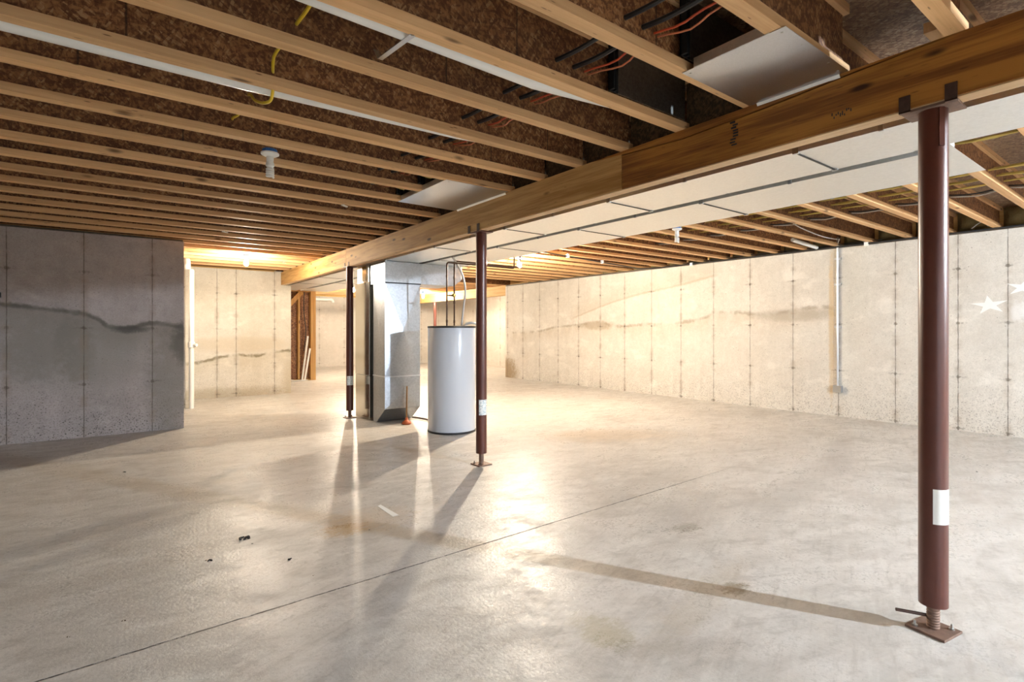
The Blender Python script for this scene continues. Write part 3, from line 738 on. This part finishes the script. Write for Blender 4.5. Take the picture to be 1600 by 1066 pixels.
o = MB().tube(spline([P(2.715,4.62,.752),P(2.765,4.63,.70),P(2.855,4.65,.58),P(2.895,4.66,.42),P(2.875,4.66,.25),P(2.85,4.66,.06)]), .014, 8).build('power_whip', M['greycable'], None, True)
tag(o, 'grey flexible power whip bowing down from the ducts to the heater top', 'cable')
o = MB().tube(spline([P(2.80,4.5,.075),P(2.85,4.46,.085),P(2.9,4.45,.07),P(2.93,4.5,.075)]), .018, 8).build('folded_sheet_roll', M['trimwhite'], None, True)
tag(o, 'small crumpled white bundle lying on the heater top', 'bundle')
o = MB().tube(spline([P(2.72,5.56,-.985),P(2.78,5.30,-.985),P(2.72,5.05,-.985),P(2.66,4.92,-.985)]), .014, 8).build('condensate_hose', M['rustdark'], None, True)
tag(o, 'thin dark hose on the floor between furnace and water heater', 'hose')
# far cold line: black pipe running under the right joists to the wall, then along it
cl = empty('water_line', P(3.7,4.9,.96), 'thin black water line strapped below the right joists and along the wall top', 'pipe')
MB().tube(arc([P(3.72,4.87,.975),P(6.55,5.4,.975),P(6.735,5.2,.985),P(6.735,1.0,.985)], .12), .012, 8).build('pipe', M['blackcable'], cl, True)
for (x,y) in ((4.7,5.05),(5.5,5.2),(6.735,4.6),(6.735,2.35)):
    q = P(x,y,.975); MB().box((x-.012,y-.02,.958),(x+.012,y+.02,1.0)).build('strap_clip', M['white'], cl)

# plunger
pc = P(2.505,5.225,-1)
pl = empty('plunger', pc, 'plunger with wooden stick and orange rubber cup before the return drop', 'plunger')
MB().lathe(pc, [(.062,.0),(.072,.012),(.066,.035),(.04,.055),(.022,.07),(.02,.095),(.016,.10)], 24).build('rubber_cup', M['rubber'], pl, True)
MB().tube([pc+Vector((0,0,.095)),pc+Vector((.018,.02,.57))], .0115, 10).build('stick', M['stick'], pl, True)

# ------------------------------------------------------------------ bulbs
def helix(c, r, h, turns, tr):
    pts = []
    for k in range(turns*14+1):
        a = 2*math.pi*k/14; pts.append(Vector(c)+Vector((r*math.cos(a), r*math.sin(a), -h*k/(turns*14))))
    return MB().tube(pts, tr, 7)
def fixture(x, y, zt, label, lit=None, drop=0.):
    t = P(x,y,zt-drop); root = empty('bulb_holder', t, label, 'lamp', 'keyless lampholders under the joists')
    MB().lathe(t, [(.052,S*drop-.0005),(.052,-.02),(.05,-.024)], 8).build('outlet_box', M['bluebox'], root)
    MB().lathe(t, [(.050,-.024),(.062,-.026),(.062,-.036),(.045,-.046),(.026,-.052),(.024,-.085),(.021,-.088)], 28).build('lampholder', M['white'], root, True)
    if lit:
        MB().lathe(t, [(.014,-.088),(.026,-.11),(.036,-.14),(.038,-.16),(.030,-.185),(.016,-.198),(.004,-.202)], 16).build('bulb', lit, root, True)
    else:
        MB().lathe(t, [(.020,-.088),(.027,-.094),(.030,-.118),(.022,-.128),(.018,-.132)], 20).build('bulb_base', M['white'], root, True)
        helix(t+Vector((0,0,-.136)), .023, .065, 4, .0075).build('spiral_tube', M['white'], root, True)
    return root
fixture(.644,2.955,ZT,'unlit spiral bulb in a white holder below the left joists')
fixture(4.147,2.985,1.0,'unlit spiral bulb in a white holder right of the ducts', None, .035)
fixture(1.286,7.145,ZT,'glowing bulb in front of the short cream wall', M['lit_left'])
fixture(4.09,5.29,1.0,'brightest glowing bulb, right of the ducts near the end of the joists', M['lit'], .05)
fixture(4.125,11.2,1.0,'glowing far bulb seen between the third post and the furnace', M['lit_far'])
fixture(7.25,11.6,1.0,'glowing bulb in the far bay, seen above the water heater', M['lit_bay'])
fixture(6.22,12.02,1.0,'glowing far bulb just past the right edge of the return drop', M['lit_far'], .02)
fixture(3.75,-2.2,1.0,'glowing cool white bulb behind the viewpoint', M['lit_cool'])

# ------------------------------------------------------------------ pipes and cables in the joist bays
o = empty('drain_pipe', P(-2.0,2.262,.97), 'long white plastic drain pipe running under the left joists', 'pipe')
MB().tube([P(X0+.02,2.262,.958),P(.4,2.262,.968),P(1.35,2.256,.985),P(1.9,2.25,1.02)], .034*S*.9, 20).build('pipe', M['pvc'], o, True)
o = empty('drain_pipe', P(-2.0,1.59,1.0), 'second white plastic pipe, mostly hidden behind a nearer joist', 'pipe')
MB().tube([P(X0+.02,1.585,1.03),P(.6,1.585,.985),P(1.3,1.582,.972),P(1.95,1.57,1.02)], .033*S, 20).build('pipe', M['pvc'], o, True)
def bar(mb, a, b, w, t):
    a,b = Vector(a),Vector(b); d = b-a; z = Vector((0,0,1)); s_ = d.cross(z).normalized(); n = s_.cross(d).normalized()
    m = Matrix((d.normalized(), s_, n)).transposed()
    return mb.obb((a+b)/2, d.length, w, t, m)
sp = empty('pipe_strap', P(.7,1.7,.95), 'bent metal strap slung between two joists under the second white pipe', 'strap')
mb = MB(); bar(mb, P(.757,1.535,ZT-.002), P(.757,1.795,ZT+.028), .026, .003); mb.build('strap_band', M['galv'], sp)
mb = MB(); bar(mb, P(.757,1.795,ZT+.028), P(.757,1.829,ZT+.075), .026, .003); mb.build('strap_end', M['galv'], sp)
MB().lathe(P(.757,1.535,ZT-.003), [(.001,-.006),(.007,-.004),(.007,.0)], 8).build('screw', M['zinc'], sp, True)
def bays(x, z, ys, sag, r, mat, name, label, cat='cable', group=None, wander=0.):
    pts = []
    for i in range(len(ys)-1):
        y0,y1 = ys[i],ys[i+1]
        for k in range(8):
            t = k/8; pts.append(P(x+wander*math.sin(5*y0+9*t+x*40)*(math.sin(math.pi*t)), y0+(y1-y0)*t, z-sag*math.sin(math.pi*t)))
    pts.append(P(x,ys[-1],z))
    o = MB().tube(pts, r, 7).build(name, mat, None, True); return tag(o, label, cat, group)
ys = [.0]+[1.515+.3397*k for k in range(-3,9)]
bays(1.345,1.035,ys,.012,.0125,M['blackcable'],'electrical_cable','thick black cable through the left joists, leftmost of the bundle',group='cables through the left joists')
bays(1.435,1.035,ys,.016,.0135,M['blackcable'],'electrical_cable','thick black cable through the left joists, beside the red one',group='cables through the left joists')
bays(1.495,1.035,ys,.018,.006,M['redcable'],'electrical_cable','thin red cable through the left joists beside the black pair',group='cables through the left joists',wander=.01)
bays(1.515,1.03,ys,.028,.005,M['orangecable'],'electrical_cable','thin pale orange cable drooping below the red one',group='cables through the left joists',wander=.015)
o = MB().tube(spline([P(.515,.55,1.05),P(.50,.83,1.03),P(.505,1.17,1.03),P(.50,1.5,1.045),P(.49,1.6,1.045),P(.487,1.7,1.02),P(.485,1.86,1.03),P(.475,2.08,1.03),P(.482,2.16,1.03),P(.49,2.20,.99),P(.494,2.222,.943),P(.495,2.265,.921),P(.48,2.33,.93),P(.468,2.42,.97),P(.465,2.53,1.03),P(.46,2.72,1.01),P(.455,2.87,1.03),P(.50,2.92,1.0),P(.6,2.94,.99)],6), .0085, 8).build('electrical_cable', M['yellow_near'], None, True)
tag(o, 'yellow cable crossing the left joists and looping under the drain pipe', 'cable')
for i,(x,y) in enumerate(((1.60,3.02),(1.58,3.38))):
    o = MB().tube(spline([P(x,y-.14,1.03),P(x-.03,y-.05,1.0),P(x+.02,y,.985),P(x-.01,y+.12,1.03)]), .007, 7).build('electrical_cable', M['yellow'], None, True)
    tag(o, 'short yellow wire loop beside the mid-beam sheet, %s of two' % ('nearer','farther')[i], 'cable')
ysr = [.916-.352*2+.352*k for k in range(0,16)]
for i in range(8):
    x = 4.66+.072*i+random.uniform(-.01,.01)
    bays(x, 1.075+.02*(i%3), ysr if i<6 else ysr[:11], .003+.006*(i%2), .0085, M['yellow'], 'electrical_cable',
         'yellow house cable through the right joists, %s from the ducts' % ORD[i], group='yellow cables through the right joists', wander=.01)
bays(5.24,1.07,ysr[:12],.022,.009,M['blackcable'],'electrical_cable','black cable on the wall side of the yellow cable bundle')
bays(5.30,1.065,ysr[:12],.02,.007,M['greycable'],'electrical_cable','thin white cable drooping on the wall side of the yellow bundle',wander=.02)
for i in range(3):
    bays(3.86+.04*i, 1.08+.012*i, [-.2,.212,.564,.916,1.26], .012, .0085, M['yellow'], 'electrical_cable','yellow cable above the near duct end, %s of three' % ORD[i], group='yellow cables beside the near duct', wander=.02)

# conduit on the right wall
cd = empty('conduit', P(XW-.02,2.66,-.72), 'grey steel conduit running down the right wall to an outlet box', 'conduit')
MB().tube(arc([P(XW-.022,2.66,1.10),P(XW-.022,2.66,.3),P(XW-.022,2.66,-.64)], .05), .0155, 12).build('pipe', M['galv'], cd, True)
MB().box((XW-.052,2.61,-.715),(XW-.003,2.70,-.635)).build('outlet_box', M['galv'], cd, bevel=.004)
MB().box((XW-.055,2.615,-.71),(XW-.052,2.695,-.64)).build('cover_plate', M['zinc'], cd)
for z in (.85,.55,.05): MB().box((XW-.026,2.625,z-.012),(XW-.0015,2.695,z+.012)).build('pipe_clamp', M['galv'], cd)
o = MB().tube(spline([P(5.35,2.50,1.06),P(5.6,2.5,1.03),P(6.0,2.5,1.005),P(6.4,2.52,1.02),P(6.62,2.58,1.06),P(XW-.03,2.655,1.03)]), .008, 8).build('electrical_cable', M['greycable'], None, True)
tag(o, 'white cable snaking from the joists into the wall conduit', 'cable')
o = MB().tube(spline([P(6.78,1.45,1.015),P(6.76,1.40,1.05),P(6.78,1.36,1.07),P(6.76,1.32,1.02)]), .007, 8).build('electrical_cable', M['greycable'], None, True)
tag(o, 'short white wire end sticking up on the sill by the near right post', 'cable')
o = MB().tube([P(6.1,2.86,1.03),P(6.7,2.86,1.0)], .03, 12).build('cardboard_tube', M['white'], None, True)
tag(o, 'white tube lying in a joist bay left of the conduit', 'tube')
o = MB().tube(spline([P(6.77,5.0,1.01),P(6.75,4.0,1.015),P(6.77,3.0,1.012),P(6.755,2.2,1.012)]), .007, 7).build('electrical_cable', M['blackcable'], None, True)
tag(o, 'thin black cable lying along the right sill plate', 'cable')

# white standpipe in the left corner
q = P(.79,7.97,-1)
sp = empty('stand_pipe', q, 'white vertical standpipe at the left edge of the cream wall', 'pipe')
MB().lathe((q.x,q.y,0), [(.042,0),(.042,1.06),(.042,2.50),(.03,2.52)], 20).build('pipe', M['pvc'], sp, True)
MB().lathe((q.x,q.y,0), [(.045,1.10),(.056,1.105),(.056,1.20),(.045,1.21)], 20).build('coupling', M['pvc'], sp, True)
MB().tube([(q.x+.03,q.y-.03,1.15),(q.x+.075,q.y-.075,1.15)], .03, 12).build('cleanout_plug', M['pvc'], sp, True)
MB().tube(arc([(q.x-.06,q.y,2.52),(q.x-.06,q.y,2.60),(q.x-.06,q.y+.1,2.70)], .04), .05, 14).build('elbow', M['pvc'], sp, True)
# white vent elbows at the back
for (x,y,lab) in ((6.0,12.9,'white vent pipe elbow on the far timber beyond the return drop'),(4.85,14.75,'white vent pipe along the top of the far wall')):
    o = empty('vent_pipe', P(x,y,.85), lab, 'pipe', 'white vent pipes at the back')
    MB().tube(arc([P(x-.75,y,.88),P(x-.03,y,.88),P(x,y,.80)] if y>14 else [P(x-.55,y,.80),P(x,y,.80),P(x+.03,y-.03,.93)], .08), .052, 12).build('pipe', M['pvc'], o, True)

# stud framing past the short wall
sf = empty('stud_frame', P(2.8,11.15,-1), 'unfinished timber stud frame behind the short cream wall', 'framing')
for x in (2.32,2.55,2.76,2.95): MB().box((x,11.10,-.97),(x+.03,11.2,.80)).build('stud', M['stud'], sf)
MB().box((3.19,11.08,-.998),(3.29,11.22,.82)).build('end_post', M['stud'], sf)
MB().box((2.3,11.1,-1),(3.19,11.2,-.972)).build('bottom_plate', M['stud'], sf)
MB().box((2.3,11.1,.80),(3.29,11.2,.835)).build('top_plate', M['stud'], sf)
mb = MB(); bar(mb, P(2.35,11.08,.05), P(3.02,11.08,.80), .012, .12); mb.build('diagonal_brace', M['stud'], sf)
MB().box((2.3,11.21,-.99),(3.25,11.225,.83)).build('sheathing', M['web'], sf)
for i,(x0,x1) in enumerate(((3.0,3.13),(3.045,3.165))):
    mb = MB(); bar(mb, P(x0,11.02-.02*i,-.998), P(x1,11.07-.02*i,-.1-.25*i), .02, .05); o = mb.build('trim_board', M['trimwhite'])
    tag(o, 'white board leaning against the stud frame, %s of two' % ('taller','shorter')[i], 'board', 'white boards leaning on the framing')
o = MB().tube(spline([P(3.06,11.075,.79),P(3.05,11.07,.4),P(3.09,11.07,0.),P(3.05,11.07,-.4)]), .012, 7).build('electrical_cable', M['blackcable'], None, True)
tag(o, 'dark cable hanging down the stud frame', 'cable')
o = MB().tube(spline([P(2.5,11.0,-.985),P(2.7,10.98,-.95),P(2.85,11.02,-.985),P(3.1,10.97,-.985)]), .02, 8).build('scrap_sheeting', M['trimwhite'], None, True)
tag(o, 'pale crumpled sheeting along the foot of the stud frame', 'scrap')

# ------------------------------------------------------------------ bits on the floor and wall
mb = MB(); a,b,c,d = [P(*q) for q in ((1.197,2.872,-1),(1.222,2.888,-1),(1.232,2.664,-1),(1.196,2.662,-1))]
for q in (a,b,c,d): q.z = .0008
mb.prism([a,b,c,d],(0,0,.0012)); o = mb.build('paper_strip', M['paper']); tag(o, 'narrow strip of white paper lying on the floor', 'paper')
def clump(x, y, r, n, label, mat='debris', name='debris_clump'):
    mb = MB(); c = P(x,y,-1)
    for k in range(n):
        a = random.uniform(0,6.3); rr = random.uniform(0,r)
        m = Matrix.Rotation(random.uniform(0,6.3),3,'Z')@Matrix.Rotation(random.uniform(-.5,.5),3,'X')
        s_ = random.uniform(.35,1)*r*.8
        mb.obb((c.x+rr*math.cos(a), c.y+rr*math.sin(a), .001+s_*.22), s_, s_*.55, s_*.35, m)
    o = mb.build(name, M[mat]); return tag(o, label, 'debris', 'scraps on the slab')
clump(.50,2.81,.034,10,'black crumb cluster on the slab, farthest of the three dark ones')
clump(.325,2.63,.022,6,'small black crumb on the slab, leftmost of the three dark ones')
clump(.607,2.428,.021,6,'small black crumb on the slab, nearest the saw-cut joint')
clump(.517,2.72,.008,3,'tiny dark fleck just right of the black crumb cluster')
clump(.02,2.26,.012,3,'brown chip on the slab near the left end of the saw-cut joint','dirt')
clump(-.125,2.25,.009,2,'small pale brown chip left of another chip near the joint','dirt')
clump(.65,2.22,.010,2,'dark sliver on the slab just behind the saw-cut joint','dirt')
clump(1.02,2.55,.010,3,'dark fleck in the orange rust stain on the slab')
clump(.05,4.65,.022,4,'dark scrap at the shadow edge before the stained left wall')
clump(4.9,1.02,.018,3,'dark scrap by the foot of the right wall')
o = empty('hose_bib', P(-.835,6.385,-.13), 'brass valve with white top at the left edge of the stained wall', 'valve')
MB().tube([P(-.835,6.40,-.12),P(-.835,6.33,-.12)], .016, 10).build('stem', M['brass'], o, True)
MB().lathe(P(-.835,6.33,-.20), [(.016,0),(.03,.02),(.03,.12),(.02,.13)], 12).build('body', M['brass'], o, True)
MB().lathe(P(-.835,6.33,-.10), [(.03,0),(.034,.01),(.034,.04),(.02,.045)], 12).build('cap', M['white'], o, True)
o = MB().box((-.84,6.375,.31),(-.80,6.3995,.325)).box((-.806,6.375,.295),(-.80,6.3995,.34)).build('wall_bracket', M['black'])
tag(o, 'small black bracket on the stained left wall above the brass valve', 'bracket')
for x,k,lab in ((.82,12,'pale wood splinter under a left joist, midway to the glowing bulb'),(1.36,7,'pale wood splinter under a left joist, short of the far panned sheet'),(1.84,18,'pale wood splinter under a left joist close to the beam end')):
    y = 1.515+.3397*k
    mb = MB(); bar(mb, P(x-.02,y-.02,ZT-.012), P(x+.03,y+.02,ZT-.012), .02, .012); mb.box((x-.004,y-.004,ZT-.012),(x+.004,y+.004,ZT-.0002)); o = mb.build('wood_splinter', M['trimwhite'])
    tag(o, lab, 'splinter', 'splinters under the left joists')

# ------------------------------------------------------------------ daylight, camera, output look
w = bpy.data.worlds.new('sky'); SC.world = w; w.use_nodes = True; t = w.node_tree
bg = t.nodes['Background']
tc = t.nodes.new('ShaderNodeTexCoord'); sx = t.nodes.new('ShaderNodeSeparateXYZ'); mr = t.nodes.new('ShaderNodeMapRange'); mx = t.nodes.new('ShaderNodeMix'); mx.data_type = 'RGBA'
t.links.new(tc.outputs['Generated'], sx.inputs[0]); t.links.new(sx.outputs['Z'], mr.inputs[0]); mr.inputs[1].default_value = -.06; mr.inputs[2].default_value = .12
t.links.new(mr.outputs[0], mx.inputs[0]); mx.inputs[6].default_value = (.06,.055,.045,1); mx.inputs[7].default_value = (.84,.91,1.,1)
t.links.new(mx.outputs[2], bg.inputs[0]); bg.inputs[1].default_value = 3.6
cam = bpy.data.cameras.new('camera'); co = bpy.data.objects.new('camera', cam); COL.objects.link(co)
cam.sensor_fit = 'HORIZONTAL'; cam.sensor_width = 36.; cam.lens = 36.*FX/1600; cam.shift_y = -(533-V0)/1600
cam.clip_start = .02; co.location = (0,0,S); co.rotation_euler = (math.pi/2,0,-YAW); SC.camera = co
vs = SC.view_settings; vs.view_transform = 'Standard'; vs.look = 'None'; vs.gamma = 1; vs.use_curve_mapping = False; vs.exposure = 1.15
